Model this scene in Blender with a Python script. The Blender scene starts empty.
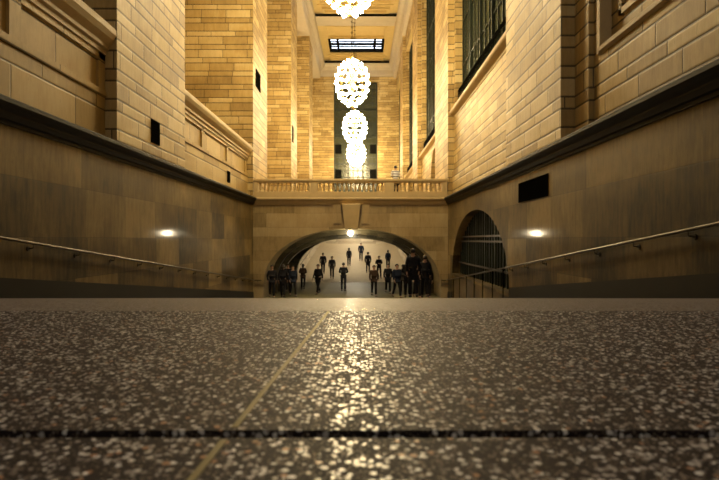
import bpy, bmesh, math, random
from mathutils import Vector, Matrix
random.seed(7)
PI = math.pi
SC = bpy.context.scene
COL = SC.collection

# ------------------------------------------------------------------ camera, world, exposure
XL, XR, XC = -5.96, 4.80, -0.58          # hall side wall faces, centre line
cam_d = bpy.data.cameras.new('camera')
cam = bpy.data.objects.new('camera', cam_d); COL.objects.link(cam)
cam.location = (0, 0, 0); cam.rotation_euler = (PI/2, 0, 0)
cam_d.sensor_width = 36.0; cam_d.lens = 520/719*36.0
cam_d.shift_x = -1.5/719
cam_d.clip_start = 0.02; cam_d.clip_end = 300
cam_d.dof.use_dof = True; cam_d.dof.focus_distance = 1.6; cam_d.dof.aperture_fstop = 10.0
SC.camera = cam

w = bpy.data.worlds.new('world'); SC.world = w; w.use_nodes = True
bg = w.node_tree.nodes['Background']
bg.inputs[0].default_value = (1.0, 0.86, 0.68, 1); bg.inputs[1].default_value = 0.28
SC.view_settings.view_transform = 'Standard'; SC.view_settings.look = 'None'
SC.view_settings.gamma = 1.0; SC.view_settings.use_curve_mapping = False
SC.view_settings.exposure = 0.08
SC.cycles.use_denoising = True
SC.cycles.max_bounces = 8; SC.cycles.diffuse_bounces = 4; SC.cycles.glossy_bounces = 4
SC.cycles.sample_clamp_indirect = 6.0
SC.cycles.caustics_reflective = False; SC.cycles.caustics_refractive = False

BULB = 135.0          # glow of one chandelier bulb
WARM = (1.0, 0.77, 0.41)

# ------------------------------------------------------------------ materials
def N(nt, t, **kw):
    n = nt.nodes.new(t)
    for k, v in kw.items():
        if k.startswith('i'):
            n.inputs[int(k[1:])].default_value = v
        else:
            setattr(n, k, v)
    return n

def new_mat(name):
    m = bpy.data.materials.new(name); m.use_nodes = True
    nt = m.node_tree
    return m, nt, nt.nodes['Principled BSDF']

def mth(nt, op, a, b=None):
    n = nt.nodes.new('ShaderNodeMath'); n.operation = op
    for i, v in enumerate((a, b)):
        if v is None: continue
        if isinstance(v, (int, float)): n.inputs[i].default_value = v
        else: nt.links.new(v, n.inputs[i])
    return n.outputs[0]

def mixc(nt, fac, a, b, mode='MIX'):
    n = nt.nodes.new('ShaderNodeMix'); n.data_type = 'RGBA'; n.blend_type = mode
    for s, v in ((0, fac), (6, a), (7, b)):
        if isinstance(v, (int, float)): n.inputs[s].default_value = v
        elif isinstance(v, tuple): n.inputs[s].default_value = (*v, 1)
        else: nt.links.new(v, n.inputs[s])
    return n.outputs[2]

def noise(nt, vec, scale, detail=4, rough=.55):
    n = N(nt, 'ShaderNodeTexNoise'); n.inputs['Scale'].default_value = scale
    n.inputs['Detail'].default_value = detail; n.inputs['Roughness'].default_value = rough
    nt.links.new(vec, n.inputs['Vector']); return n.outputs['Fac']

def mat_ashlar(name, base, dark, light, period=.735, split=.61, length=1.35, joint=.012,
               rough=.55, coat=0, jdark=.35, var=.55, spec=.4, stain=.35, bump=.5, z0=-.965, lo=.25, hi=.95):
    """coursed stone: alternate tall and low courses, staggered blocks"""
    m, nt, b = new_mat(name)
    geo = N(nt, 'ShaderNodeNewGeometry')
    sp = N(nt, 'ShaderNodeSeparateXYZ'); nt.links.new(geo.outputs['Position'], sp.inputs[0])
    sn = N(nt, 'ShaderNodeSeparateXYZ'); nt.links.new(geo.outputs['True Normal'], sn.inputs[0])
    ax = mth(nt, 'ABSOLUTE', sn.outputs[0]); ay = mth(nt, 'ABSOLUTE', sn.outputs[1]); az = mth(nt, 'ABSOLUTE', sn.outputs[2])
    usey = mth(nt, 'GREATER_THAN', ax, ay)
    u = mth(nt, 'ADD', mth(nt, 'MULTIPLY', usey, sp.outputs[1]), mth(nt, 'MULTIPLY', mth(nt, 'SUBTRACT', 1.0, usey), sp.outputs[0]))
    v = mth(nt, 'DIVIDE', mth(nt, 'ADD', sp.outputs[2], -z0), period)
    fv = mth(nt, 'FRACT', v); iv = mth(nt, 'FLOOR', v)
    up = mth(nt, 'GREATER_THAN', fv, split)
    row = mth(nt, 'ADD', mth(nt, 'MULTIPLY', iv, 2.0), up)
    d1 = mth(nt, 'MINIMUM', fv, mth(nt, 'SUBTRACT', 1.0, fv))
    d2 = mth(nt, 'ABSOLUTE', mth(nt, 'SUBTRACT', fv, split))
    dv = mth(nt, 'MULTIPLY', mth(nt, 'MINIMUM', d1, d2), period)
    wn = N(nt, 'ShaderNodeTexWhiteNoise'); wn.noise_dimensions = '1D'; nt.links.new(row, wn.inputs['W'])
    uu = mth(nt, 'ADD', mth(nt, 'DIVIDE', u, length), wn.outputs['Value'])
    fu = mth(nt, 'FRACT', uu); iu = mth(nt, 'FLOOR', uu)
    du = mth(nt, 'MULTIPLY', mth(nt, 'MINIMUM', fu, mth(nt, 'SUBTRACT', 1.0, fu)), length * 1.6)
    d = mth(nt, 'MINIMUM', dv, du)
    cv = N(nt, 'ShaderNodeCombineXYZ'); nt.links.new(iu, cv.inputs[0]); nt.links.new(row, cv.inputs[1])
    nt.links.new(usey, cv.inputs[2])
    wb = N(nt, 'ShaderNodeTexWhiteNoise'); wb.noise_dimensions = '3D'; nt.links.new(cv.outputs[0], wb.inputs['Vector'])
    blk = wb.outputs['Value']
    blk = mth(nt, 'MULTIPLY', mth(nt, 'SUBTRACT', blk, .5), var)
    n1 = noise(nt, geo.outputs['Position'], .55, 5, .6)
    mp = N(nt, 'ShaderNodeMapping'); mp.inputs['Scale'].default_value = (3, 3, .5)
    nt.links.new(geo.outputs['Position'], mp.inputs[0])
    n2 = noise(nt, mp.outputs[0], 3.2, 6, .65)
    f = mth(nt, 'ADD', blk, mth(nt, 'ADD', mth(nt, 'MULTIPLY', n1, .7), mth(nt, 'MULTIPLY', n2, .5)))
    rp = N(nt, 'ShaderNodeValToRGB'); nt.links.new(f, rp.inputs[0])
    e = rp.color_ramp.elements
    e[0].position = lo; e[0].color = (*dark, 1); e[1].position = hi; e[1].color = (*light, 1)
    k = e.new((lo+hi)/2); k.color = (*base, 1)
    c = mixc(nt, mth(nt, 'MULTIPLY', mth(nt, 'GREATER_THAN', n2, .62), stain), rp.outputs[0], tuple(x*.55 for x in base), 'MIX')
    jm = mth(nt, 'MULTIPLY', mth(nt, 'LESS_THAN', d, joint), mth(nt, 'LESS_THAN', az, .7))
    c = mixc(nt, mth(nt, 'MULTIPLY', jm, 1-jdark), c, tuple(x*.12 for x in base))
    nt.links.new(c, b.inputs['Base Color'])
    b.inputs['Roughness'].default_value = rough
    b.inputs['Specular IOR Level'].default_value = spec
    if coat:
        b.inputs['Coat Weight'].default_value = coat; b.inputs['Coat Roughness'].default_value = .09
    h = mth(nt, 'ADD', mth(nt, 'MINIMUM', mth(nt, 'DIVIDE', d, joint*2), 1.0), mth(nt, 'MULTIPLY', n2, .3))
    bp = N(nt, 'ShaderNodeBump'); bp.inputs['Strength'].default_value = bump; bp.inputs['Distance'].default_value = .02
    nt.links.new(h, bp.inputs['Height']); nt.links.new(bp.outputs[0], b.inputs['Normal'])
    return m

def mat_plain(name, color, rough=.5, metal=0, var=.15, scale=6, spec=.5):
    m, nt, b = new_mat(name)
    geo = N(nt, 'ShaderNodeTexCoord')
    n1 = noise(nt, geo.outputs['Object'], scale, 4, .6)
    c = mixc(nt, n1, tuple(max(0, x*(1-var)) for x in color), tuple(min(1, x*(1+var)) for x in color))
    nt.links.new(c, b.inputs['Base Color'])
    b.inputs['Roughness'].default_value = rough; b.inputs['Metallic'].default_value = metal
    b.inputs['Specular IOR Level'].default_value = spec
    return m

def mat_emit(name, color, strength, base=(.8,.8,.8)):
    m, nt, b = new_mat(name)
    b.inputs['Base Color'].default_value = (*base, 1)
    b.inputs['Emission Color'].default_value = (*color, 1); b.inputs['Emission Strength'].default_value = strength
    return m

def mat_terrazzo(name='terrazzo', b0=(.012, .009, .010), b1=(.030, .022, .024), br_=.64):
    m, nt, b = new_mat(name)
    geo = N(nt, 'ShaderNodeNewGeometry'); P = geo.outputs['Position']
    wv = N(nt, 'ShaderNodeTexNoise'); wv.inputs['Scale'].default_value = 260; nt.links.new(P, wv.inputs['Vector'])
    add = N(nt, 'ShaderNodeVectorMath'); add.operation = 'MULTIPLY_ADD'
    nt.links.new(wv.outputs['Color'], add.inputs[0]); add.inputs[1].default_value = (.003, .003, .003); nt.links.new(P, add.inputs[2])
    def chips(scale, keep, rad):
        v = N(nt, 'ShaderNodeTexVoronoi'); v.inputs['Scale'].default_value = scale
        nt.links.new(add.outputs[0], v.inputs['Vector'])
        s = N(nt, 'ShaderNodeSeparateColor'); nt.links.new(v.outputs['Color'], s.inputs[0])
        on = mth(nt, 'MULTIPLY', mth(nt, 'GREATER_THAN', s.outputs[0], keep),
                 mth(nt, 'LESS_THAN', v.outputs['Distance'], rad))
        return on, s.outputs[1], s.outputs[2]
    on, br, hu = chips(245, .54, .47)
    on2, br2, hu2 = chips(480, .5, .42)
    n1 = noise(nt, P, 1.3, 5, .6)
    base = mixc(nt, n1, b0, b1)
    chipc = mixc(nt, mth(nt, 'POWER', br, 1.3), (.16, .13, .12), (1.0, 1.0, 1.0))
    chipc = mixc(nt, mth(nt, 'GREATER_THAN', hu, .96), chipc, (.42, .20, .10))
    c = mixc(nt, mth(nt, 'MULTIPLY', on2, .8), base, mixc(nt, br2, (.06, .045, .035), (.5, .42, .34)))
    c = mixc(nt, on, c, chipc)
    nt.links.new(c, b.inputs['Base Color'])
    r = mth(nt, 'SUBTRACT', br_, mth(nt, 'MULTIPLY', on, .34))
    nt.links.new(mth(nt, 'ADD', .13, mth(nt, 'MULTIPLY', on, .37)), b.inputs['Specular IOR Level'])
    nt.links.new(r, b.inputs['Roughness'])
    b.inputs['Specular IOR Level'].default_value = .32
    bp = N(nt, 'ShaderNodeBump'); bp.inputs['Strength'].default_value = .35; bp.inputs['Distance'].default_value = .0006
    hh = mth(nt, 'ADD', mth(nt, 'MULTIPLY', on, .5), mth(nt, 'ADD', mth(nt, 'MULTIPLY', br, .4), noise(nt, P, 500, 3)))
    nt.links.new(hh, bp.inputs['Height']); nt.links.new(bp.outputs[0], b.inputs['Normal'])
    return m

STONE = mat_ashlar('limestone_upper', (.47, .33, .12), (.24, .155, .05), (.68, .54, .26), joint=.023, jdark=.12, var=.42)
STONE_BIG = mat_ashlar('limestone_blocks', (.44, .30, .095), (.24, .155, .045), (.58, .43, .18), period=1.15, split=.72, length=2.1, z0=2.33, var=.5, joint=.018, jdark=.15)
MARBLE = mat_ashlar('polished_wall_stone', (.125, .086, .030), (.030, .022, .009), (.26, .185, .07), period=1.9, split=.55, length=1.9,
                    joint=.008, rough=.55, spec=.2, coat=.27, jdark=.55, var=.3, stain=.35, bump=.12, z0=1.95, lo=.38, hi=.82)
DADO = mat_plain('dark_dado_marble', (.012, .011, .007), .5, 0, .4, 2, spec=.2)
STRING = mat_plain('shaded_marble_moulding', (.012, .011, .007), .55, 0, .3, 3, spec=.15)  # dark marble, colour deepened further to carry the shadow under the ledge
TRIM = mat_plain('carved_stone_trim', (.50, .38, .19), .6, 0, .18, 3)
BRIDGE = mat_ashlar('bridge_stone', (.38, .28, .13), (.22, .16, .07), (.48, .38, .21), period=1.3, split=.6, length=1.7,
                    joint=.008, rough=.40, coat=.35, jdark=.5, var=.3, stain=.3, bump=.15, z0=2.0, lo=.35, hi=.85)
PLASTER = mat_plain('gilded_ceiling_plaster', (.60, .46, .20), .6, 0, .15, 1.5)
PLASTER_G = mat_plain('grey_ceiling_beam', (.50, .44, .34), .6, 0, .15, 1.5)
TERR = mat_terrazzo()
TERR2 = mat_terrazzo('pale_haze_terrazzo', (.085, .068, .062), (.15, .125, .115), .52)  # base paled so the colour carries the bright haze along the far floor
BRASS = mat_plain('brass_strip', (.24, .20, .08), .6, .2, .2, 30)
GROOVE = mat_plain('groove_filler', (.010, .011, .009), .8, 0, .3, 50)
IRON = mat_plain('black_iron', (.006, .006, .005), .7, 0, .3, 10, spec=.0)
STEEL = mat_plain('handrail_metal', (.06, .048, .032), .33, .9, .2, 8)
GREENP = mat_plain('dark_green_metal', (.016, .022, .012), .45, .2, .3, 4)
GLASSD = mat_plain('dark_window_glass', (.050, .055, .030), .18, 0, .3, .6, spec=.7)
GILT = mat_plain('chandelier_gilt_metal', (.42, .28, .10), .35, .8, .2, 10)
BULBM = mat_emit('bulb_glass', WARM, BULB)
LAMPM = mat_emit('arch_lamp_glass', (1.0, .84, .55), 220.0)
DAYM = mat_emit('skylight_pane', (.72, .84, 1.0), 5.0)
DOMEM = mat_emit('added_light_glass', (1.0, .88, .66), 120.0)  # glow of the added globes that brighten the far ramp
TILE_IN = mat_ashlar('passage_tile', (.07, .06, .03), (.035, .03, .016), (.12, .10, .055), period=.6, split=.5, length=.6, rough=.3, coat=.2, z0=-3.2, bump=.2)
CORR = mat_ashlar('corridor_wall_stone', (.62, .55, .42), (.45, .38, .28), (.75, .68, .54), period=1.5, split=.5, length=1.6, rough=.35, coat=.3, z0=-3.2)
FLOOR_LOW = mat_ashlar('lower_floor', (.12, .11, .045), (.08, .07, .03), (.17, .15, .07), rough=.55, coat=0)
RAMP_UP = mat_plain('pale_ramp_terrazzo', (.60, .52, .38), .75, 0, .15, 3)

# ------------------------------------------------------------------ mesh helpers
def box(bm, x0, x1, y0, y1, z0, z1):
    vs = [bm.verts.new((x, y, z)) for z in (z0, z1) for x, y in ((x0,y0),(x1,y0),(x1,y1),(x0,y1))]
    for f in ((3,2,1,0),(4,5,6,7),(0,1,5,4),(1,2,6,5),(2,3,7,6),(3,0,4,7)):
        bm.faces.new([vs[i] for i in f])

def prism(bm, pts, fn):
    """pts: closed 2D outline; fn(p, t) -> 3D with t in (0,1); end caps"""
    a = [bm.verts.new(fn(p, 0)) for p in pts]; b = [bm.verts.new(fn(p, 1)) for p in pts]
    n = len(pts)
    for i in range(n):
        j = (i+1) % n
        bm.faces.new((a[i], a[j], b[j], b[i]))
    bm.faces.new(a[::-1]); bm.faces.new(b)

def run_y(bm, prof, y0, y1, side, x, dz0=0, dz1=0):
    """moulding along Y; prof points (out, z); side=+1 grows to +X"""
    prism(bm, prof, lambda p, t: (x + side*p[0], y0 + (y1-y0)*t, p[1] + (dz1 if t else dz0)))

def run_x(bm, prof, x0, x1, y):
    """moulding along X, growing towards -Y"""
    prism(bm, prof, lambda p, t: (x0 + (x1-x0)*t, y - p[0], p[1]))

def tube(bm, pts, r, seg=8, cap=True):
    rings = []
    pts = [Vector(p) for p in pts]
    for i, p in enumerate(pts):
        d = (pts[min(i+1, len(pts)-1)] - pts[max(i-1, 0)]).normalized()
        ref = Vector((0,0,1)) if abs(d.z) < .9 else Vector((1,0,0))
        a = d.cross(ref).normalized(); b = d.cross(a).normalized()
        rr = r[i] if isinstance(r, (list, tuple)) else r
        rings.append([bm.verts.new(p + a*rr*math.cos(2*PI*k/seg) + b*rr*math.sin(2*PI*k/seg)) for k in range(seg)])
    for q in range(len(rings)-1):
        for k in range(seg):
            bm.faces.new((rings[q][k], rings[q][(k+1)%seg], rings[q+1][(k+1)%seg], rings[q+1][k]))
    if cap:
        bm.faces.new(rings[0][::-1]); bm.faces.new(rings[-1])

def lathe(bm, prof, c=(0,0,0), seg=12):
    rings = []
    for r, z in prof:
        rings.append([bm.verts.new((c[0]+r*math.cos(2*PI*k/seg), c[1]+r*math.sin(2*PI*k/seg), c[2]+z)) for k in range(seg)])
    for q in range(len(rings)-1):
        for k in range(seg):
            bm.faces.new((rings[q][k], rings[q][(k+1)%seg], rings[q+1][(k+1)%seg], rings[q+1][k]))
    bm.faces.new(rings[0][::-1]); bm.faces.new(rings[-1])

def torus(bm, R, r, z, seg=32, s2=6):
    g = [[bm.verts.new(((R+r*math.cos(2*PI*j/s2))*math.cos(2*PI*i/seg), (R+r*math.cos(2*PI*j/s2))*math.sin(2*PI*i/seg), z+r*math.sin(2*PI*j/s2))) for j in range(s2)] for i in range(seg)]
    for i in range(seg):
        for j in range(s2):
            bm.faces.new((g[i][j], g[(i+1)%seg][j], g[(i+1)%seg][(j+1)%s2], g[i][(j+1)%s2]))

def ball(bm, c, r, sub=1, sc=(1,1,1)):
    M = Matrix.Translation(c) @ Matrix.Diagonal((*[r*s for s in sc], 1))
    bmesh.ops.create_icosphere(bm, subdivisions=sub, radius=1, matrix=M)

def obj(name, bm, mat, parent=None, smooth=False, bevel=0):
    bmesh.ops.recalc_face_normals(bm, faces=bm.faces)
    me = bpy.data.meshes.new(name); bm.to_mesh(me); bm.free()
    if smooth:
        for p in me.polygons: p.use_smooth = True
    o = bpy.data.objects.new(name, me); COL.objects.link(o)
    me.materials.append(mat)
    if parent: 
        o.parent = parent
        o.matrix_parent_inverse = Matrix.Identity(4)
    if bevel:
        md = o.modifiers.new('bevel', 'BEVEL'); md.width = bevel; md.segments = 2; md.limit_method = 'ANGLE'
    return o

def B(*boxes):
    bm = bmesh.new()
    for b in boxes: box(bm, *b)
    return bm

def struct(name, bm, mat, **k):
    o = obj(name, bm, mat, **k); o['kind'] = 'structure'; return o

def thing(name, label, cat, loc=(0,0,0), rz=0, group=None):
    o = bpy.data.objects.new(name, None); COL.objects.link(o); o.empty_display_size = .2
    o.location = loc; o.rotation_euler = (0,0,rz); o['label'] = label; o['category'] = cat
    if group: o['group'] = group
    return o

def copy_tree(o, parent=None):
    c = o.copy(); COL.objects.link(c); c.parent = parent
    for ch in list(o.children): copy_tree(ch, c)
    return c

F = 520.0
def px(x, Y): return (x-361.0)*Y/F           # sideways place of an image column at depth Y

# ------------------------------------------------------------------ floor levels
Y_CREST, Y_FOOT, Y_UP = 1.0, 28.7, 39.6
Z_TOP, Z_LOW = -.12, -3.2
SL = (Z_LOW-Z_TOP)/(Y_FOOT-Y_CREST)
def ramp(y):
    if y <= Y_CREST: return Z_TOP
    if y <= Y_FOOT: return Z_TOP + SL*(y-Y_CREST)
    if y <= Y_UP: return Z_LOW
    return Z_LOW + .112*(y-Y_UP)

DECK = 2.50       # bridge deck and upper hall floor
YEND = 75.6
HC = 25.6         # ceiling beam soffit

# floor of the landing and ramp
bm = bmesh.new()
prof = [(-6, Z_TOP), (.78, Z_TOP), (.9, Z_TOP-.0035), (1.0, Z_TOP-.009), (1.12, Z_TOP-.019), (1.25, ramp(1.25)-.003), (1.4, ramp(1.4)), (Y_FOOT, Z_LOW)]
pts = prof + [(Y_FOOT, Z_LOW-.4), (-6, Z_TOP-.6)]
G0, G1 = .3155, .328          # the expansion groove across the landing
YS = .88
prism(bm, [(-6, Z_TOP), (G0, Z_TOP), (G0, Z_TOP-.012), (G1, Z_TOP-.012), (G1, Z_TOP), (YS, Z_TOP), (YS, Z_TOP-.5), (-6, Z_TOP-.5)],
      lambda p, t: ((XL-.3) + (XR-XL+.6)*t, p[0], p[1]))
floor = struct('floor', bm, TERR)
bm = bmesh.new(); prism(bm, [(YS, Z_TOP)] + prof[2:] + [(Y_FOOT, Z_LOW-.4), (YS, Z_TOP-.5)], lambda p, t: ((XL-.3) + (XR-XL+.6)*t, p[0], p[1]))
struct('floor_ramp', bm, TERR2)
obj('expansion_groove', B((XL, XR, G0+.0005, G1-.0005, Z_TOP-.013, Z_TOP-.005)), GROOVE, floor)
# brass divider strips
bm = bmesh.new()
def strip(bm, a, b, wd, h=.0004):
    a = Vector(a); b = Vector(b); d = (b-a).normalized(); n = Vector((-d.y, d.x))*wd/2
    v = []
    for z in (-.002, h):
        for q in (a-n, a+n, b+n, b-n): v.append(bm.verts.new((q.x, q.y, Z_TOP+z)))
    for f in ((3,2,1,0),(4,5,6,7),(0,1,5,4),(1,2,6,5),(2,3,7,6),(3,0,4,7)): bm.faces.new([v[i] for i in f])
strip(bm, (-.0810, .3325), (-.0545, .872), .0042)
strip(bm, (-.0860, .24), (-.0820, .312), .0042)
obj('brass_divider', bm, BRASS, floor)

# lower concourse floor and the rising ramp beyond
struct('floor_concourse', B((-12, 11, Y_FOOT, Y_UP, Z_LOW-.4, Z_LOW)), FLOOR_LOW)
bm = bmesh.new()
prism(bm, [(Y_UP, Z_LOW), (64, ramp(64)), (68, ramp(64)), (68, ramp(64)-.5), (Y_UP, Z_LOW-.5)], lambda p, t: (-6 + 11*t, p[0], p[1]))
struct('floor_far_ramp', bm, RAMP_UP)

# ------------------------------------------------------------------ side walls
BELT = [(-.15, 1.93), (.05, 1.93), (.05, 1.99), (.10, 2.01), (.13, 2.09), (.13, 2.12), (.20, 2.17), (.25, 2.24), (.25, 2.30), (.22, 2.33), (-.15, 2.36)]
CAPM = [(-.1, 4.50), (.04, 4.50), (.04, 4.60), (.10, 4.64), (.10, 4.72), (.22, 4.86), (.28, 4.98), (.28, 5.10), (.24, 5.16), (-.45, 5.16)]
PIERS_L = [(12.7, 17.6), (28.7, 33.0), (44.3, 48.4), (59.9, 64.0)]
PIERS_R = [(12.5, 17.2), (28.7, 33.7), (44.3, 48.4), (59.9, 64.0)]
Y0 = -6.0

def low_wall(xa, xb):
    bm = bmesh.new()
    prism(bm, [(Y0, -1.0), (Y0, 2.0), (Y_FOOT, 2.0), (Y_FOOT, -4.0), (1, -1.0)], lambda p, t: (xa+(xb-xa)*t, p[0], p[1]))
    return bm

def dado_run(bm, x, side, y0, y1, out=.03, h=.34):
    n = max(1, int((y1-y0)/2))
    ya = y0
    a = (y0, ramp(y0)); b = (y1, ramp(y1))
    prism(bm, [(y0, ramp(y0)-.1), (y0, ramp(y0)+h), (y1, ramp(y1)+h), (y1, ramp(y1)-.1)],
          lambda p, t: (x + side*out*t - side*.02*(1-t), p[0], p[1]))

wl = struct('wall_left', low_wall(XL-.5, XL), MARBLE)
bm = bmesh.new(); run_y(bm, BELT, Y0, Y_FOOT, 1, XL); obj('string_course', bm, STRING, wl)
bm = bmesh.new(); dado_run(bm, XL, 1, Y0, 1.0); dado_run(bm, XL, 1, 1.0, Y_FOOT); obj('dado', bm, DADO, wl)
for a, b in PIERS_L:
    bm = B((-10.4, XL, a, b, 2.3 if a < 28 else DECK-.05, 26.6))
    obj('pier', bm, STONE, wl)
# left parapets of the two near bays: blocks, sunk panels between flat strips, cap moulding
def parapet_left(y0, y1, strips):
    xr = XL-.29
    bm = bmesh.new()
    box(bm, xr-.5, xr-.06, y0, y1, 2.3, 4.55)      # sunk field
    box(bm, xr-.3, xr, y0, y1, 2.3, 3.48)          # plain base blocks
    box(bm, xr-.3, xr+.035, y0, y1, 3.48, 3.63)      # band
    box(bm, xr-.3, xr, y0, y1, 4.36, 4.52)         # head rail
    for s in strips: box(bm, xr-.3, xr, max(y0, s-.16), min(y1, s+.16), 3.6, 4.5)
    p = obj('parapet', bm, STONE_BIG, wl)
    bm = bmesh.new(); run_y(bm, CAPM, y0, y1, 1, xr); obj('cap_moulding', bm, TRIM, p)
parapet_left(Y0, 12.7, [-3, 0.1, 3.2, 6.3, 9.4, 12.55])
parapet_left(17.6, 28.7, [17.75, 20.6, 24.4, 28.2])
# outer wall of the side aisle, window openings with glass
def bay_windows(wall, xa, xb, y0, y1, z0, z1, pane_x, n):
    pass
bm = bmesh.new()
box(bm, -10.9, -10.4, Y0, 78, 2.3, 26.6)
struct('wall_aisle_left', bm, STONE)
struct('floor_aisle', B((-10.9, XL-.3, Y0, 28.7, 2.0, 2.32)), TRIM)

def glazed(name, axis, c, a0, a1, z0, z1, cols, rows, depth=.12, rail=False, bar=.07):
    """a window lying in the plane axis=c, spanning a0..a1, z0..z1"""
    def bb(bm, p0, p1, q0, q1, t0, t1):
        if axis == 'x': box(bm, c+t0, c+t1, p0, p1, q0, q1)
        else: box(bm, p0, p1, c+t0, c+t1, q0, q1)
    bm = bmesh.new(); bb(bm, a0, a1, z0, z1, .03, .06)
    o = struct(name, bm, GLASSD)
    bm = bmesh.new()
    fw = bar*2
    bb(bm, a0, a0+fw, z0, z1, -.06, .02); bb(bm, a1-fw, a1, z0, z1, -.06, .02)
    bb(bm, a0+fw, a1-fw, z0, z0+fw, -.06, .02); bb(bm, a0+fw, a1-fw, z1-fw, z1, -.06, .02)
    for i in range(1, cols):
        p = a0+(a1-a0)*i/cols; wd = bar if i % 3 else bar*1.8
        bb(bm, p-wd/2, p+wd/2, z0+fw, z1-fw, -.05 if i % 3 else -.12, .02)
    for j in range(1, rows):
        q = z0+(z1-z0)*j/rows; wd = bar if j % 4 else bar*2.6
        bb(bm, a0+fw, a1-fw, q-wd/2, q+wd/2, -.04 if j % 4 else -.10, .015)
    obj('window_frame', bm, GREENP, o)
    return o

wr = struct('wall_right', bmesh.new(), MARBLE) if False else None
# right lower wall with the arched opening cut out
def arch_pts(c, hw, spring, rise, n=28, e=2.12):
    out = []
    for i in range(n+1):
        t = PI*(1-i/n)
        cs, sn = math.cos(t), math.sin(t)
        out.append((c + hw*math.copysign(abs(cs)**(2/e), cs), spring + rise*abs(sn)**(2/e)))
    return out

AC, AH, AS, AR = 22.1, 5.3, -1.9, 3.17
ap = arch_pts(AC, AH, AS, AR)
def wall_with_arch(bm, outline_y0, outline_y1, top, bot, pts, f0, f1):
    """strips above the arch, plus the solid ends; fn f0/f1 map (u,z) to the two faces"""
    fr0 = {}; 
    def quad(a, b, c, d, flip=False):
        bm.faces.new([bm.verts.new(p) for p in (a, b, c, d)])
    for f in (f0, f1):
        quad(f((outline_y0, bot)), f((pts[0][0], bot)), f((pts[0][0], top)), f((outline_y0, top)))
        quad(f((pts[-1][0], bot)), f((outline_y1, bot)), f((outline_y1, top)), f((pts[-1][0], top)))
        for i in range(len(pts)-1):
            a, b = pts[i], pts[i+1]
            quad(f(a), f(b), f((b[0], top)), f((a[0], top)))
    full = [(pts[0][0], bot)] + pts + [(pts[-1][0], bot)]
    for i in range(len(full)-1):
        quad(f0(full[i]), f0(full[i+1]), f1(full[i+1]), f1(full[i]))
    # outer rim
    rim = [(outline_y0, bot), (outline_y0, top), (outline_y1, top), (outline_y1, bot)]
    for i in range(3):
        quad(f0(rim[i]), f0(rim[i+1]), f1(rim[i+1]), f1(rim[i]))
    bmesh.ops.remove_doubles(bm, verts=bm.verts, dist=1e-4)

bm = bmesh.new()
wall_with_arch(bm, Y0, Y_FOOT, 2.0, -4.0, ap, lambda p: (XR, p[0], p[1]), lambda p: (XR+.5, p[0], p[1]))
wr = struct('wall_right', bm, MARBLE)
bm = bmesh.new(); run_y(bm, BELT, Y0, Y_FOOT, -1, XR); obj('string_course', bm, STRING, wr)
bm = bmesh.new(); dado_run(bm, XR, -1, Y0, 1.0); dado_run(bm, XR, -1, 1.0, AC-AH); dado_run(bm, XR, -1, AC+AH, Y_FOOT); obj('dado', bm, DADO, wr)
for a, b in PIERS_R:
    bm = B((XR, 7.2, a, b, 2.3 if a < 28 else DECK-.05, 26.6))
    if a < 20: box(bm, 5.14, 7.0, a-.75, a, 2.3, 26.6)
    obj('pier', bm, STONE, wr)
# upper right wall by bays
XU = 5.27
bm = B((XU, 7.2, Y0, 11.75, 2.3, 4.10)); box(bm, XU+.22, 7.2, Y0, 11.75, 4.1, 26.6); box(bm, XU, 7.2, 11.38, 11.75, 4.1, 26.6)
ub = obj('upper_wall', bm, STONE, wr)
bm = bmesh.new()
run_y(bm, [(-.2, 4.08), (.02, 4.08), (.09, 4.12), (.09, 4.20), (.03, 4.26), (-.05, 4.30), (-.2, 4.32)], Y0, 11.38, -1, XU)
box(bm, XU-.06, XU+.2, 11.36, 11.50, 4.10, 26.0)
obj('panel_moulding', bm, TRIM, ub)
bm = B((XU+.15, XU+.3, Y0, 10.95, 4.72, 4.84)); box(bm, XU+.15, XU+.3, 10.83, 10.95, 4.72, 26)
obj('inner_moulding', bm, STONE, ub)
XW = 5.15
bays_r = [(17.2, 28.7), (33.7, 44.3), (48.4, 59.9), (64.0, YEND)]
SILL = [(-.4, 6.70), (.03, 6.70), (.03, 6.80), (.10, 6.84), (.22, 6.92), (.26, 6.98), (.26, 7.08), (-.4, 7.10)]
wi = 2
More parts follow.
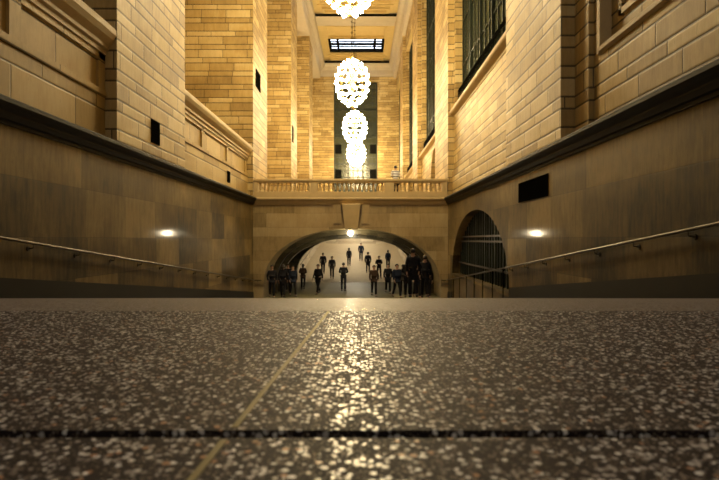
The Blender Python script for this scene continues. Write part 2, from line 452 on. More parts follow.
for k, (a, b) in enumerate(bays_r):
    lo = 2.3 if k == 0 else DECK-.05
    bm = bmesh.new()
    wz0, wz1 = 7.3, 21.6
    e = .28
    if k == 0:
        box(bm, XW, 7.2, a, b, lo, 7.3); box(bm, XW-.13, XW, a, b, lo, 3.78)
    else:
        cc = (a+b)/2; pts = arch_pts(a+2.9 if k == 1 else cc, 1.75 if k == 1 else 2.2, 4.5, 1.95, 16, 2)
        wall_with_arch(bm, a, b, 7.3, lo, pts, lambda p: (XW, p[0], p[1]), lambda p: (7.2, p[0], p[1]))
    box(bm, XW, 7.2, a, a+e, 7.3, 26.6); box(bm, XW, 7.2, b-e, b, 7.3, 26.6); box(bm, XW, 7.2, a+e, b-e, wz1, 26.6)
    s = obj('upper_wall', bm, STONE, wr)
    bm = bmesh.new(); run_y(bm, SILL, a, b, -1, XW); obj('sill', bm, TRIM, s)
    win = glazed('window_%d' % wi, 'x', XW+.45, a+e, b-e, wz0-.2, wz1, 15, 6, bar=.05); wi += 1
    # iron guard in front of the glass
    bm = bmesh.new()
    gx = XW+.16
    for z in (7.22, 7.5, 8.05, 8.15): box(bm, gx-.02, gx+.02, a+e, b-e, z-.02, z+.02)
    n = int((b-a-2*e)/.28)
    for i in range(n+1):
        y = a+e+(b-a-2*e)*i/n; box(bm, gx-.012, gx+.012, y-.012, y+.012, 7.1, 8.15)
        if i < n:
            ym = y+.14
            prev = None
            for q in range(9):
                an = 2*PI*q/8; cur = (gx, ym+.10*math.cos(an), 7.78+.22*math.sin(an))
                if prev: tube(bm, [prev, cur], .012, 4, False)
                prev = cur
    obj('iron_guard', bm, IRON, win)

# ------------------------------------------------------------------ entablature, ceiling, end wall
ENT = [(-.3, 23.5), (.06, 23.5), (.06, 23.75), (.14, 23.8), (.14, 24.4), (.22, 24.5), (.3, 24.75), (.62, 25.0), (.70, 25.25), (.74, 25.6), (-.3, 25.6)]
bm = bmesh.new(); run_y(bm, ENT, Y0, YEND, 1, XL); box(bm, -10.4, XL-.3, Y0, YEND, 23.5, 25.6)
o = struct('trim_1', bm, PLASTER_G)
bm = bmesh.new(); run_y(bm, ENT, Y0, YEND, -1, XR); struct('trim_2', bm, PLASTER_G)
bm = bmesh.new(); run_x(bm, [(p[0], p[1]+.25) for p in ENT], XL+.1, XR-.1, YEND); struct('trim_3', bm, PLASTER_G)
wy0, wy1 = -3.95, 2.4
bm = B((XL-5, wy0, YEND, YEND+1, DECK-.05, 26.6), (wy1, XR+3, YEND, YEND+1, DECK-.05, 26.6), (wy0, wy1, YEND, YEND+1, 23.0, 26.6), (wy0, wy1, YEND, YEND+1, DECK-.05, 3.2))
struct('wall_back', bm, STONE)
ew = glazed('window_1', 'y', YEND+.35, wy0, wy1, 3.2, 23.0, 9, 20, bar=.12)
bm = bmesh.new()
for x0, x1 in ((wy0+.2, wy0+1.1), (wy1-1.1, wy1-.2)):
    for z in (9.0, 12.6):
        box(bm, x0, x1, YEND+.15, YEND+.32, z, z+1.3)
obj('casement', bm, IRON, ew)
bm = B((XC-2.3, XC+2.1, YEND+.14, YEND+.36, 14.8, 15.3), (wy0, wy1, YEND+.1, YEND+.36, 15.3, 17.2))
obj('spandrel_panel', bm, GREENP, ew)
struct('floor_upper', B((XL-5, XR+3, 33.0, YEND+1, DECK-.35, DECK)), TRIM)

bm = B((XL+.6, XR-.6, 59.38, 59.5, HC-.02, HC+.22)); struct('shadow_line_1', bm, IRON)  # dark strip stands in for the shadow line at the beam edge
struct('shadow_line_2', B((XL+.6, XR-.6, 74.7, 74.86, HC-.12, HC+.14)), IRON)  # dark strip for the shadow line before the end cornice
# ceiling: beams over the piers, coffered bays with skylights
bays_c = [(Y0, 12.7), (17.6, 28.7), (33.0, 44.3), (48.4, 59.5), (62.2, YEND)]
bm = bmesh.new()
edges = [b for ab in bays_c for b in ab][1:-1]
for i in range(0, len(edges), 2):
    box(bm, XL, XR, edges[i], edges[i+1], HC, 27.2)
box(bm, -11, XL, Y0, YEND, 26.5, 27.2); box(bm, XR, 7.2, Y0, YEND, 26.5, 27.2)
ceil = struct('ceiling', bm, PLASTER_G)
wi = 6
for a, b in bays_c:
    if b < 20: sk = None
    ya, yb = (a+b)/2-2.9, (a+b)/2+2.9
    if b == YEND: ya, yb = 67.6, 73.1
    xa, xb = -4.35, 3.1
    bm = bmesh.new()
    # stepped frames round the skylight
    def frame(x0, x1, y0, y1, X0, X1, Y0_, Y1_, z0, z1):
        box(bm, X0, X1, Y0_, y0, z0, z1); box(bm, X0, X1, y1, Y1_, z0, z1)
        box(bm, X0, x0, y0, y1, z0, z1); box(bm, x1, X1, y0, y1, z0, z1)
    frame(xa-.5, xb+.5, ya-.7, yb+.7, XL, XR, a, b, 26.0, 27.2)
    frame(xa-.22, xb+.22, ya-.35, yb+.35, xa-.5, xb+.5, ya-.7, yb+.7, 26.12, 27.2)
    frame(xa, xb, ya, yb, xa-.22, xb+.22, ya-.35, yb+.35, 26.24, 27.2)
    # raised panel mouldings on the near and far fields
    for p0, p1 in ((a+.5, ya-1.2), (yb+1.1, b-.4)):
        if p1-p0 < 1.0: continue
        for (x0, x1, y0, y1) in ((XL+1.6, XR-1.6, p0, p0+.25), (XL+1.6, XR-1.6, p1-.25, p1), (XL+1.6, XL+1.9, p0+.25, p1-.25), (XR-1.9, XR-1.6, p0+.25, p1-.25)):
            box(bm, x0, x1, y0, y1, 25.72, 26.02)
    obj('coffer', bm, PLASTER, ceil)
    sk = struct('window_%d' % wi, B((xa, xb, ya, yb, 26.62, 26.66)), DAYM); wi += 1
    bm = bmesh.new()
    for i in range(13):
        x = xa+(xb-xa)*i/12; wd = .17 if i in (2, 10) else (.34 if i in (0, 12) else .016)
        box(bm, x-wd, x+wd, ya, yb, 26.42, 26.6)
    for j in range(7):
        y = ya+(yb-ya)*j/6; wd = .25 if j == 3 else (.45 if j in (0, 6) else .02)
        box(bm, xa, xb, y-wd, y+wd, 26.40, 26.6)
    obj('window_frame', bm, IRON, sk)

# ------------------------------------------------------------------ the arched bridge
br = thing('bridge', 'stone bridge spanning the hall over the wide arch, with balustrade', 'bridge', (XC, Y_FOOT, Z_LOW))
BO = Vector((XC, Y_FOOT, Z_LOW))
def bobj(name, bm, mat, parent=None, **k):
    bmesh.ops.translate(bm, vec=-BO, verts=bm.verts)
    return obj(name, bm, mat, parent or br, **k)
bap = arch_pts(-.50, 4.89, -2.45, 3.10, 36, 2.15)
bm = bmesh.new()
wall_with_arch(bm, XL-.02, XR+.02, 2.45, Z_LOW-.2, bap, lambda p: (p[0], Y_FOOT, p[1]), lambda p: (p[0], Y_FOOT+4.3, p[1]))
bobj('arch_wall', bm, BRIDGE)
# voussoir ring: slightly proud and paler
bo = arch_pts(-.50, 4.89+.5, -2.45, 3.10+.5, 36, 2.15)
bi = arch_pts(-.50, 4.89-.02, -2.45, 3.10-.02, 36, 2.15)
bm = bmesh.new()
for i in range(36):
    q = [bi[i], bi[i+1], bo[i+1], bo[i]]
    q = [(min(max(p[0], XL+.02), XR-.02), p[1]) for p in q]
    prism(bm, q, lambda p, t: (p[0], Y_FOOT-.05*(1-t)+.02*t, p[1]))
bmesh.ops.remove_doubles(bm, verts=bm.verts, dist=1e-4)
bobj('arch_ring', bm, BRIDGE)
# inner ribs of the vault
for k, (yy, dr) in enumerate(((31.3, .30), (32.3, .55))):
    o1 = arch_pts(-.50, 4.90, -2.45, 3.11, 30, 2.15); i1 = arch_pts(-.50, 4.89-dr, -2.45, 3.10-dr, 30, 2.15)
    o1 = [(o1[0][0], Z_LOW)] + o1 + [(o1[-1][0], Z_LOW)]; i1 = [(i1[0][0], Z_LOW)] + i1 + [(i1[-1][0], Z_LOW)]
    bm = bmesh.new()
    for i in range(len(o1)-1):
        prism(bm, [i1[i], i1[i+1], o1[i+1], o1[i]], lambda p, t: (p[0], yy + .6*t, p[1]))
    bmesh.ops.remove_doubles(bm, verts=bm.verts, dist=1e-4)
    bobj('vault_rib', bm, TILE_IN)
bm = bmesh.new()
prism(bm, [(-.92, 1.98), (.92, 1.98), (.80, 1.9), (.60, .62), (.45, .58), (-.45, .58), (-.60, .62), (-.80, 1.9)], lambda p, t: (-.53+p[0]*.62, Y_FOOT-.38*(1-t)*(1 if p[1] > 1 else .7)+.02*t, p[1]))
bobj('keystone', bm, TRIM, bevel=.02)
for q in (-1.0, .55): bobj('keystone_wing', B((-.53+q, -.53+q+.45, Y_FOOT-.10, Y_FOOT+.02, .9, 1.95)), BRIDGE)
bm = bmesh.new(); run_x(bm, [(p[0], p[1]) for p in BELT[:-1]] + [(.22, 2.50), (-.15, 2.50)], XL+.02, XR-.02, Y_FOOT); bobj('cornice', bm, TRIM)
bobj('deck', B((XL, XR, Y_FOOT-.1, 33.0, 2.40, DECK)), TRIM)
bobj('plinth', B((XL+.05, XR-.05, Y_FOOT-.05, Y_FOOT+.35, DECK, 2.66)), TRIM)
bobj('top_rail', B((XL+.05, XR-.05, Y_FOOT-.10, Y_FOOT+.40, 3.24, 3.36), (XL+.05, XR-.05, Y_FOOT-.06, Y_FOOT+.36, 3.16, 3.24)), TRIM, bevel=.015)
def bx_(x): return px(x, Y_FOOT)
peds = [(XL+.05, bx_(258)), (bx_(310), bx_(317.5)), (bx_(384.5), bx_(394)), (bx_(442), XR-.05)]
for a, b in peds:
    bobj('pedestal', B((a, b, Y_FOOT-.06, Y_FOOT+.36, 2.66, 3.16)), TRIM)
bp_prof = [(.055, 0), (.075, 0), (.075, .05), (.045, .07), (.05, .10), (.085, .17), (.08, .24), (.045, .36), (.035, .42), (.06, .44), (.035, .46), (.07, .48), (.07, .52), (.05, .52)]
bm = bmesh.new(); lathe(bm, bp_prof, (0, 0, 0), 10)
bal = None
for (a, b, n) in ((peds[0][1], peds[1][0], 12), (peds[1][1], peds[2][0], 15), (peds[2][1], peds[3][0], 11)):
    for i in range(n):
        x = a+(b-a)*(i+.5)/n
        if bal is None:
            bal = obj('baluster', bm, TRIM, br, smooth=True); o = bal
        else:
            o = bal.copy(); COL.objects.link(o); o.parent = br
        o.location = (x-BO.x, .15, 2.655-BO.z)

# ------------------------------------------------------------------ lower passage behind the arch
GY0, GY1 = Y_FOOT+4.3, Y_UP
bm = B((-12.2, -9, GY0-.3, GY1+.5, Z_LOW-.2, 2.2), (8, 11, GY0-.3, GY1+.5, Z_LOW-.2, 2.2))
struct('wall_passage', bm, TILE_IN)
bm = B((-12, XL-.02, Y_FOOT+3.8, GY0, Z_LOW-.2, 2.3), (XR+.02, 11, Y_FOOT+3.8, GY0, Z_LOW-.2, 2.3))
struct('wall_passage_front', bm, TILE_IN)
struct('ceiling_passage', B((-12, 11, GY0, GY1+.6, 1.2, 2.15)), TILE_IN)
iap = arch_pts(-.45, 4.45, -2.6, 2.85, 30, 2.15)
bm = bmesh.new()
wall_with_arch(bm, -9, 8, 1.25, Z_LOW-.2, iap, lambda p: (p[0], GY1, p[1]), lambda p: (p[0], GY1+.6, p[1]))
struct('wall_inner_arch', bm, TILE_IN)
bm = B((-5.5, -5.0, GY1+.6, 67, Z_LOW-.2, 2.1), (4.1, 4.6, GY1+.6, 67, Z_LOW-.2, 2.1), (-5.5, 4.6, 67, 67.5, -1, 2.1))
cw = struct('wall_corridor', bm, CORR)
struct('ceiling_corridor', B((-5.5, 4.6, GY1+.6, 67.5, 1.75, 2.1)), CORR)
for x in (-5.0, 4.1):
    s = 1 if x < 0 else -1
    bm = bmesh.new()
    pts = [(x+s*.12, y, ramp(y)+.95) for y in (42, 50, 58, 64)]
    tube(bm, pts, .035, 8)
    h = thing('handrail', 'short metal handrail on the %s wall of the bright far ramp beyond the arch' % ('left' if s > 0 else 'right'), 'handrail', (x, 42, ramp(42)))
    bmesh.ops.translate(bm, vec=-Vector((x, 42, ramp(42))), verts=bm.verts)
    obj('rail', bm, STEEL, h)
    for y in (43, 49.5, 57, 63.5):
        bm = bmesh.new(); tube(bm, [(x, y, ramp(y)+.85), (x+s*.12, y, ramp(y)+.87), (x+s*.12, y, ramp(y)+.94)], .018, 6)
        bmesh.ops.translate(bm, vec=-Vector((x, 42, ramp(42))), verts=bm.verts)
        obj('bracket', bm, STEEL, h)
# globes added out of view to light the far ramp
first = None
for i, (x, y) in enumerate([(XC, 43.5), (XC, 48.5), (XC, 54), (XC, 60), (XC, 65)]):
    if first is None:
        first = thing('added_ceiling_light', '', 'added ceiling light', (x, y, 1.75))
        bm = bmesh.new(); lathe(bm, [(.16, 0), (.16, -.04), (.05, -.06), (.05, -.12)], seg=16); obj('mount', bm, GILT, first, smooth=False)
        bm = bmesh.new(); ball(bm, (0, 0, -.28), .2, 2); obj('glass_globe', bm, DOMEM, first, smooth=True)
        o = first
    else:
        o = copy_tree(first); o.location = (x, y, 1.75)
    o['label'] = '%s added round white globe, out of view, lighting the far ramp beyond the arch' % ('nearest', 'second', 'middle', 'fourth', 'farthest')[i]; o['group'] = 'added globes lighting the far ramp'

# ------------------------------------------------------------------ arched doorway on the right
bm = bmesh.new()
dp = [(AC-AH-.1, -4.0)] + arch_pts(AC, AH+.1, AS, AR+.1, 28, 2.12) + [(AC+AH+.1, -4.0)]
prism(bm, dp, lambda p, t: (XR+.42+.1*t, p[0], p[1]))
d1 = struct('door_1', bm, GREENP)
bm = bmesh.new()
n = 26
for i in range(1, n):
    y = AC-AH+2*AH*i/n
    top = AS + AR*max(0, 1-abs((y-AC)/AH)**2.12)**(1/2.12)-.02
    wd = .05 if i % 4 == 0 else .018
    box(bm, XR+.36, XR+.42, y-wd, y+wd, -1.75, top)
obj('upright_bar', bm, GREENP, d1)['label'] = 'dark green upright glazing bars'
def half(z): return AH*max(0, 1-((z-AS)/AR)**2.12)**(1/2.12)
bm = bmesh.new()
for z in (.16, -.06, -1.15): 
    hh = half(z)-.02; box(bm, XR+.31, XR+.36, AC-hh, AC+hh, z-.035, z+.035)
obj('transom_bar', bm, STEEL, d1)
bm = B((XR+.02, XR+.44, AC-AH, AC+AH, -4.0, -1.85)); box(bm, XR-.02, XR+.44, AC-AH, AC+AH, -1.85, -1.74)
obj('stone_sill', bm, MARBLE, d1)['label'] = 'pale stone sill under the arched opening'

# ------------------------------------------------------------------ handrails
RH = .985
def hand_rail(x, side, y0, y1, bracks, posts, label):
    o0 = Vector((x, y0, ramp(y0)))
    h = thing('handrail', label, 'handrail', o0)
    xr = x+side*.10
    def T(bm): bmesh.ops.translate(bm, vec=-o0, verts=bm.verts); return bm
    bm = bmesh.new()
    ys = [y0, 1.0, 1.3] + [2+i*2 for i in range(40) if 2+i*2 < y1-.5] + [y1]
    path = [(xr, y, ramp(y)+RH) for y in ys if y >= y0]
    path += [(xr, Y_FOOT-.16, ramp(y1)+RH)] if y1 > 28 else []
    tube(bm, path, .027, 10); obj('rail', T(bm), STEEL, h, smooth=True)
    bm = bmesh.new()
    for y in bracks:
        bm = bmesh.new()
        z = ramp(y)+RH
        tube(bm, [(x-side*.01, y, z-.10), (x+side*.02, y, z-.10)], .045, 10)
        tube(bm, [(x+side*.02, y, z-.10), (xr, y, z-.085), (xr, y, z-.02)], .013, 6)
        obj('bracket', T(bm), STEEL, h)
    for y in posts:
        bm = bmesh.new(); tube(bm, [(xr, y, ramp(y)), (xr, y, ramp(y)+RH-.02)], .02, 8)
        obj('post', T(bm), IRON, h)
    return h
hand_rail(XL, 1, -2, 28.5, [9.3+1.53*i for i in range(-6, 13)], [], 'long metal handrail on brackets along the left wall')
hand_rail(XR, -1, -2, 28.5, [7.47+1.5*i for i in range(-5, 7)] + [27.9], [17.2, 18.6, 20.1, 21.6, 23.2, 24.8, 26.4], 'long metal handrail on the right wall, carried on posts across the arched opening')
for nm, xa, xb, lab in (('left', XL+.1, bx_(262), 'short rail stub at the left foot of the bridge arch'), ('right', bx_(441), XR-.1, 'short rail stub at the right foot of the bridge arch')):
    h = thing('rail_stub', lab, 'handrail', ((xa+xb)/2, Y_FOOT, Z_LOW))
    bm = bmesh.new(); tube(bm, [(xa-(xa+xb)/2, -.14, RH+.0), (xb-(xa+xb)/2, -.14, RH+.0)], .026, 8); obj('rail', bm, STEEL, h)
    bm = bmesh.new(); tube(bm, [(0, .0, RH-.1), (0, -.14, RH-.1), (0, -.14, RH-.02)], .014, 6); obj('bracket', bm, STEEL, h)

# ------------------------------------------------------------------ vents
def vent(label, axis, side, c, a, z, wd, ht, slats=8):
    """louvred vent on the plane axis=c"""
    o = thing('vent', label, 'vent', (c, a, z) if axis == 'x' else (a, c, z))
    def bb(bm, p0, p1, q0, q1, t0, t1):
        if axis == 'x':
            box(bm, *(sorted((side*t0, side*t1))), p0, p1, q0, q1)
    bm = bmesh.new(); bb(bm, -wd/2, wd/2, 0, ht, -.02, .006); obj('backing', bm, IRON, o)
    bm = bmesh.new(); f = .035
    bb(bm, -wd/2, wd/2, 0, f, .0061, .03); bb(bm, -wd/2, wd/2, ht-f, ht, .0061, .03)
    bb(bm, -wd/2, -wd/2+f, f, ht-f, .0061, .03); bb(bm, wd/2-f, wd/2, f, ht-f, .0061, .03)
    obj('frame', bm, IRON, o)
    bm = bmesh.new()
    for i in range(slats):
        q = f+(ht-2*f)*(i+.3)/slats; bb(bm, -wd/2+f, wd/2-f, q, q+.012, .0061, .024)
    obj('louvre', bm, IRON, o)
vent('wide black vent high on the right wall above the handrail', 'x', -1, XR, 14.55, 1.13, 2.45, .58)
vent('black vent low on the near left pier', 'x', 1, XL, 15.05, 2.78, .60, .66)
vent('tall black vent on the left pier beside the bridge', 'x', 1, XL, 30.05, 8.7, 1.35, 1.0)
vent('small black vent on the second left pier beyond the bridge', 'x', 1, XL, 45.3, 8.5, .9, 1.4)
vent('small black vent at the left parapet foot near the bridge', 'x', 1, XL-.29, 24.5, 2.72, .50, .52)

# ------------------------------------------------------------------ chandeliers
PR = [(.26, -.05, 5), (.62, -.32, 9), (.92, -.70, 12), (1.08, -1.16, 14), (1.13, -1.68, 14), (1.06, -2.20, 13), (.88, -2.66, 11), (.60, -3.02, 8), (.28, -3.30, 4)]
def make_chandelier(y, ztop):
    t = thing('chandelier', '', 'chandelier', (-.66, y, ztop))
    bm = bmesh.new()
    for r, z, n in PR: torus(bm, r, .022, z, 36)
    obj('ring', bm, GILT, t, smooth=True)
    bm = bmesh.new()
    for k in range(8):
        a = 2*PI*k/8
        pts = [(.06*math.cos(a), .06*math.sin(a), .25)] + [(r*math.cos(a)*.99, r*math.sin(a)*.99, z) for r, z, n in PR] + [(.05*math.cos(a), .05*math.sin(a), -3.42)]
        tube(bm, pts, .018, 5)
    obj('rib', bm, GILT, t, smooth=True)
    bm = bmesh.new(); lathe(bm, [(.03, .6), (.10, .5), (.05, .42), (.14, .3), (.16, .2), (.06, .1), (.05, -.6), (.22, -.9), (.3, -1.4), (.2, -2.0), (.06, -2.4), (.05, -3.3), (.12, -3.42), (.03, -3.55)], seg=12)
    obj('stem', bm, GILT, t, smooth=True)
    bm = bmesh.new()
    L = 26.5-ztop
    tube(bm, [(0, 0, .55), (0, 0, L)], .022, 6)
    k = 0
    z = .6
    while z < L-.2:
        a = Vector((.06, 0, 0)) if k % 2 else Vector((0, .06, 0))
        tube(bm, [(a.x, a.y, z), (a.x, a.y, z+.16)], .018, 4); tube(bm, [(-a.x, -a.y, z), (-a.x, -a.y, z+.16)], .018, 4)
        z += .2; k += 1
    obj('chain', bm, IRON, t)
    bm = bmesh.new(); ball(bm, (0, 0, 0), .112, 2); bulb = None
    for r, z, n in PR:
        for i in range(n):
            a = 2*PI*(i+(.5 if int(z*10) % 2 else 0))/n
            if bulb is None: bulb = obj('bulb', bm, BULBM, t, smooth=True); o = bulb
            else: o = bulb.copy(); COL.objects.link(o); o.parent = t
            o.location = ((r+.09)*math.cos(a), (r+.09)*math.sin(a), z)
    return t
ch = make_chandelier(38.7, 13.35)
labs = {38.7: 'large bright chandelier wholly in view below the far skylight, second from the top',
        23.1: 'nearest bright chandelier, cut off by the top edge of the picture',
        54.3: 'smaller bright chandelier in front of the tall window, third of the row',
        69.9: 'smallest and lowest looking bright chandelier in front of the tall window, last of the row'}
ch['label'] = labs[38.7]
for y in (23.1, 54.3, 69.9):
    c = copy_tree(ch); c.location.y = {23.1: 22.97, 54.3: 54.2, 69.9: 70.2}[y]; c.location.x = -.5 if y < 30 else -.66; c['label'] = labs[y]

# lamp under the bridge arch
al = thing('pendant_lamp', 'small star-bright lamp hanging at the crown of the bridge arch', 'lamp', (-.62, 30.3, .40))
bm = bmesh.new(); ball(bm, (0, 0, 0), .15, 2); obj('glass_globe', bm, LAMPM, al, smooth=True)
bm = bmesh.new(); lathe(bm, [(.03, .10), (.09, .13), (.09, .17), (.03, .20)], seg=12); tube(bm, [(0, 0, .2), (0, 0, .30)], .018, 6); obj('bracket', bm, GILT, al)

# ------------------------------------------------------------------ people
def skin_mesh(pts, edges, rad, mat, name, parent, sub=1, extra=None):
    me = bpy.data.meshes.new('skel'); me.from_pydata([tuple(p) for p in pts], edges, []); me.update()
    o = bpy.data.objects.new('skel', me); COL.objects.link(o)
    sk = o.modifiers.new('skin', 'SKIN'); sk.use_smooth_shade = True
    sl = me.skin_vertices[0].data
    for i, r in enumerate(rad):
        sl[i].radius = (r, r) if isinstance(r, (int, float)) else r
        sl[i].use_root = (i == 0)
    if sub: sb = o.modifiers.new('sub', 'SUBSURF'); sb.levels = sub; sb.render_levels = sub
    dg = bpy.context.evaluated_depsgraph_get(); dg.update()
    em = bpy.data.meshes.new_from_object(o.evaluated_get(dg))
    bpy.data.objects.remove(o); 
    if extra:
        bm = bmesh.new(); bm.from_mesh(em); extra(bm); bm.to_mesh(em); bm.free()
    for p in em.polygons: p.use_smooth = True
    em.materials.clear(); em.materials.append(mat)
    r = bpy.data.objects.new(name, em); COL.objects.link(r); r.parent = parent
    return r

SKINM = mat_plain('skin', (.42, .26, .18), .55, 0, .1, 5)
HAIRM = mat_plain('dark_hair', (.015, .012, .010), .6, 0, .3, 20)
SHOEM = mat_plain('black_shoe', (.012, .012, .012), .35, 0, .2, 20)
_cl = {}
def cloth(c):
    if c == 'stripes' and c not in _cl:
        m, nt, b = new_mat('striped_cloth'); tc = N(nt, 'ShaderNodeTexCoord'); sp = N(nt, 'ShaderNodeSeparateXYZ'); nt.links.new(tc.outputs['Object'], sp.inputs[0])
        f = mth(nt, 'GREATER_THAN', mth(nt, 'FRACT', mth(nt, 'MULTIPLY', sp.outputs[2], 7.0)), .6)
        nt.links.new(mixc(nt, f, (.80, .80, .82), (.16, .16, .19)), b.inputs['Base Color']); b.inputs['Roughness'].default_value = .85
        _cl[c] = m
    if c not in _cl: _cl[c] = mat_plain('cloth', c, .85, 0, .2, 8, spec=.2)
    return _cl[c]

def person(x, y, label, face=0, h=1.75, stride=0.0, top=(.02,.02,.024), legs=(.012,.012,.016), arms='down', zf=None, long_coat=False, female=False, bag=False, group=None):
    """figure faces -Y (towards the camera) when face = 0"""
    z = ramp(y) if zf is None else zf
    P = thing('person', label, 'person', (x, y, z), face)
    if group: P['group'] = group
    s = h/1.75; sw = .185 if not female else .165
    st = stride
    V = lambda *a: Vector(a)*s
    pel, wai, che, nec = V(0,0,.96), V(0,0,1.12), V(0,-.01,1.33), V(0,0,1.49)
    jaw, hed, crn = V(0,-.02,1.57), V(0,-.005,1.645), V(0,.005,1.70)
    pts = [pel, wai, che, nec, jaw, hed, crn]; rad = [.12,.115,.13,.055,.062,.085,.06]
    ed = [(0,1),(1,2),(2,3),(3,4),(4,5),(5,6)]
    legi = []; armi = []; hands = []; feet = []
    for sd in (-1, 1):
        f = st*sd
        hip = V(sd*.095, 0, .90); kne = V(sd*.10, -.20*f-.03*abs(st), .50+.02*abs(f)); 
        ank = V(sd*.10, -.42*f+(.10 if f < 0 else 0), .09+(.07 if f < -.1 else 0)); toe = ank+V(.02*sd, -.13, -.045 if f >= -.1 else -.08)
        i = len(pts); pts += [hip, kne, ank, toe]; rad += [.085,.056,.038,.036]; ed += [(0,i),(i,i+1),(i+1,i+2),(i+2,i+3)]
        legi.append((hip, kne, ank, toe)); feet.append((ank, toe))
        sh = V(sd*sw, 0, 1.42)
        if arms == 'down': el = V(sd*(sw+.05), .03+.12*f, 1.14); wr_ = V(sd*(sw+.04), -.05+.28*f, .90)
        elif arms == 'bent': el = V(sd*(sw+.07), .03, 1.15); wr_ = V(sd*.06, -.24, 1.16)
        elif arms == 'lean': el = V(sd*(sw+.08), -.12, 1.18); wr_ = V(sd*.08, -.30, 1.12)
        elif arms == 'phone' : 
            el = V(sd*(sw+.05), .0, 1.15); wr_ = V(sd*(sw-.02), -.16, 1.40) if sd > 0 else V(sd*(sw+.04), -.03, .90)
        dr = (wr_-el).normalized(); pal = wr_+dr*.07*s
        i = len(pts); pts += [sh, el, wr_, pal]; rad += [.058,.042,.028,.036]; ed += [(2,i),(i,i+1),(i+1,i+2),(i+2,i+3)]
        armi.append((sh, el, wr_)); hands.append((sd, dr, pal))
    rad = [r*s for r in rad]
    def extra(bm):
        for sd, dr, pal in hands:        # four unequal bent fingers and a thumb
            side = Vector((0, 1, 0)) if abs(dr.z) > .6 else Vector((0, 0, 1))
            nrm = dr.cross(side).normalized()*(-sd)
            for q, ln in enumerate((.07, .08, .075, .055)):
                b0 = pal+side*(q-1.5)*.019*s; b1 = b0+dr*ln*.6*s+nrm*.006; b2 = b1+dr*ln*.5*s+nrm*.03*s
                tube(bm, [b0, b1, b2], [.0095*s, .0085*s, .006*s], 6)
            t0 = pal-dr*.035*s-side*.022*s; tube(bm, [t0, t0-side*.03*s+dr*.03*s, t0-side*.03*s+dr*.062*s+nrm*.012], [.011*s, .010*s, .007*s], 6)
        c = hed
        ball(bm, c+V(0, -.095, -.012), .016*s, 1, (.8, 1.3, 1.5))             # nose
        for sx in (-1, 1):
            ball(bm, c+V(sx*.088, .0, -.005), .022*s, 1, (.35, .8, 1.3))      # ears
            ball(bm, c+V(sx*.032, -.080, .012), .012*s, 1)                    # eyes
        ball(bm, c+V(0, -.078, -.055), .018*s, 1, (1.4, .5, .35))             # mouth
    body = skin_mesh(pts, ed, rad, SKINM, 'body', P, 1, extra)
    # jacket
    jb = .0
    jp = [V(0,0,1.0), V(0,0,1.14), V(0,-.01,1.32), V(0,0,1.45)]; jr = [.155,.145,.16,.085]; je = [(0,1),(1,2),(2,3)]
    if long_coat: jp.append(V(0, .0, .62)); jr.append(.19); je.append((0, 4))
    else: jp.append(V(0, 0, .86)); jr.append(.15); je.append((0, 4))
    for (sh, el, wr_) in armi:
        i = len(jp); jp += [sh, el, el.lerp(wr_, .88)]; jr += [.075,.060,.045]; je += [(2,i),(i,i+1),(i+1,i+2)]
    skin_mesh(jp, je, [r*s for r in jr], cloth(top), 'jacket', P)
    tp = [V(0,0,.97)]; tr = [.14]; te = []
    for (hip, kne, ank, toe) in legi:
        i = len(tp); tp += [hip, kne, ank]; tr += [.10,.075,.062]; te += [(0,i),(i,i+1),(i+1,i+2)]
    skin_mesh(tp, te, [r*s for r in tr], cloth(legs), 'trousers', P)
    for ank, toe in feet:
        bm = bmesh.new()
        tube(bm, [ank+V(0, .06, -.05), ank+V(0, .0, -.035), ank.lerp(toe, .6)+V(0, 0, -.015), toe+V(0, -.03, -.02)], [.035*s, .05*s, .045*s, .025*s], 8)
        obj('shoe', bm, SHOEM, P, smooth=True)
    bm = bmesh.new(); ball(bm, hed+V(0, .018, .022), .100*s, 2, (.98, 1.05, 1.0))
    for v in list(bm.verts):
        if v.co.y < hed.y-.035*s and v.co.z < hed.z+.045*s: v.co.y = hed.y+.0*s
        if v.co.z < hed.z-.05*s and not female: v.co.z = hed.z-.05*s
    if female:
        tube(bm, [hed+V(0, .05, .02), hed+V(0, .075, -.08), hed+V(0, .07, -.19)], [.08*s, .075*s, .03*s], 8)
    obj('hair', bm, HAIRM, P, smooth=True)
    return P

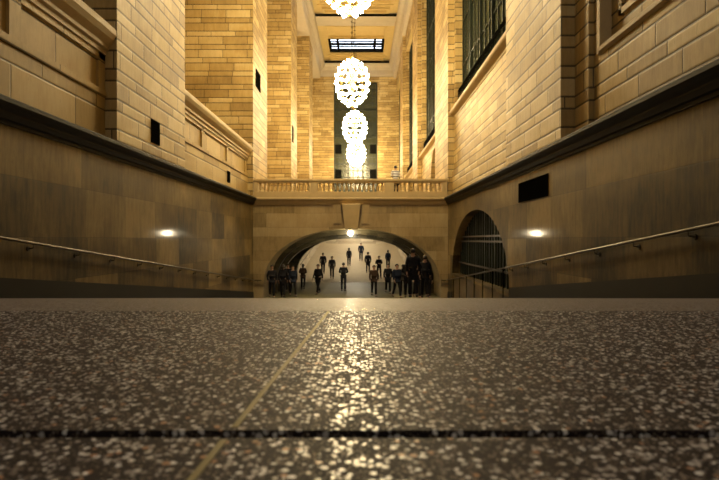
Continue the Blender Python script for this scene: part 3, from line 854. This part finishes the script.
D = (.012,.012,.015); NV = (.012,.018,.035); BR = (.05,.03,.02); GY = (.05,.05,.05)
person(px(343.5, 32.6), 32.6, 'man in a dark suit standing still alone under the middle of the arch', PI, 1.78, 0, D, D, 'bent')
person(px(395.5, 29.7), 29.7, 'person in white and grey striped shirt standing at the bridge balustrade', PI+.25, 1.74, 0, 'stripes', D, 'bent', zf=DECK)
crowd = [
 (374, 29.6, 0, .5, BR, D, 'down', 'walker in a brown jacket passing just right of the arch centre', False, False),
 (397, 27.0, .3, .6, NV, D, 'down', 'walker in navy, leftmost of the dark cluster at the arch right', False, False),
 (408, 23.0, PI, .4, D, D, 'bent', 'large figure in a long black coat within the dark cluster at the arch right', True, False),
 (417, 25.4, .1, .5, NV, D, 'down', 'long-haired figure in a navy coat on the ramp at the right of the arch', True, True),
 (428, 27.6, -.3, .3, D, D, 'down', 'figure in black at the right edge of the arch, rightmost of the cluster', False, False),
 (403, 30.6, PI, .5, GY, D, 'phone', 'figure in grey behind the dark cluster at the right of the arch', False, False),
 (413, 18.5, PI, .5, D, D, 'down', 'nearest figure, in black on the ramp before the right of the arch', True, False),
 (425, 21.5, PI, .4, D, D, 'down', 'second nearest figure, in a black jacket before the right foot of the arch', False, False),
 (388, 31.2, 0, .5, D, D, 'down', 'figure in a black coat between the brown jacket and the dark cluster', True, False),
 (421, 31.6, 0, .3, D, D, 'bent', 'short figure in black deeper under the right side of the arch', False, True),
 (288, 31.3, 0, .3, D, D, 'bent', 'figure in black half hidden behind the pair at the arch left', True, False),
 (272, 27.8, .2, .3, D, D, 'down', 'figure in black at the far left edge of the arch', False, False),
 (283, 25.6, PI, .5, D, D, 'down', 'long-haired figure in a black coat on the ramp left of the arch, nearest there', True, True),
 (293, 29.4, .4, .4, NV, D, 'down', 'walker in navy inside the left half of the arch', False, False),
 (303, 33.5, PI, .4, BR, D, 'bent', 'figure in a brown jacket deeper inside the left half of the arch', False, True),
 (318, 30.8, -.5, .6, D, D, 'down', 'walker in black left of the lone standing man', True, False),
 (323, 43.0, PI, .5, D, D, 'down', 'dark figure on the bright far ramp, leftmost there', False, False),
 (332, 41.0, 0, .5, GY, D, 'down', 'grey-jacketed figure low on the bright far ramp left of the lone man', False, False),
 (349, 47.0, PI, .4, D, D, 'down', 'dark figure on the bright far ramp just right of the lone man', False, True),
 (361, 50.0, 0, .5, NV, D, 'down', 'small navy figure high on the bright far ramp', False, False),
 (368, 43.5, PI, .6, D, D, 'down', 'dark-coated figure on the middle of the bright far ramp', True, False),
 (379, 41.2, .2, .5, D, D, 'bent', 'dark figure low on the right half of the bright far ramp', False, False),
 (388, 45.5, PI, .5, NV, D, 'down', 'navy figure on the right of the bright far ramp', False, True),
]
for (x, y, fc, st, tc, lc, ar, lb, lcn, fem) in crowd:
    person(px(x, y), y, lb, fc, 1.66 if fem else 1.76, st, tc, lc, ar, None, lcn, fem)
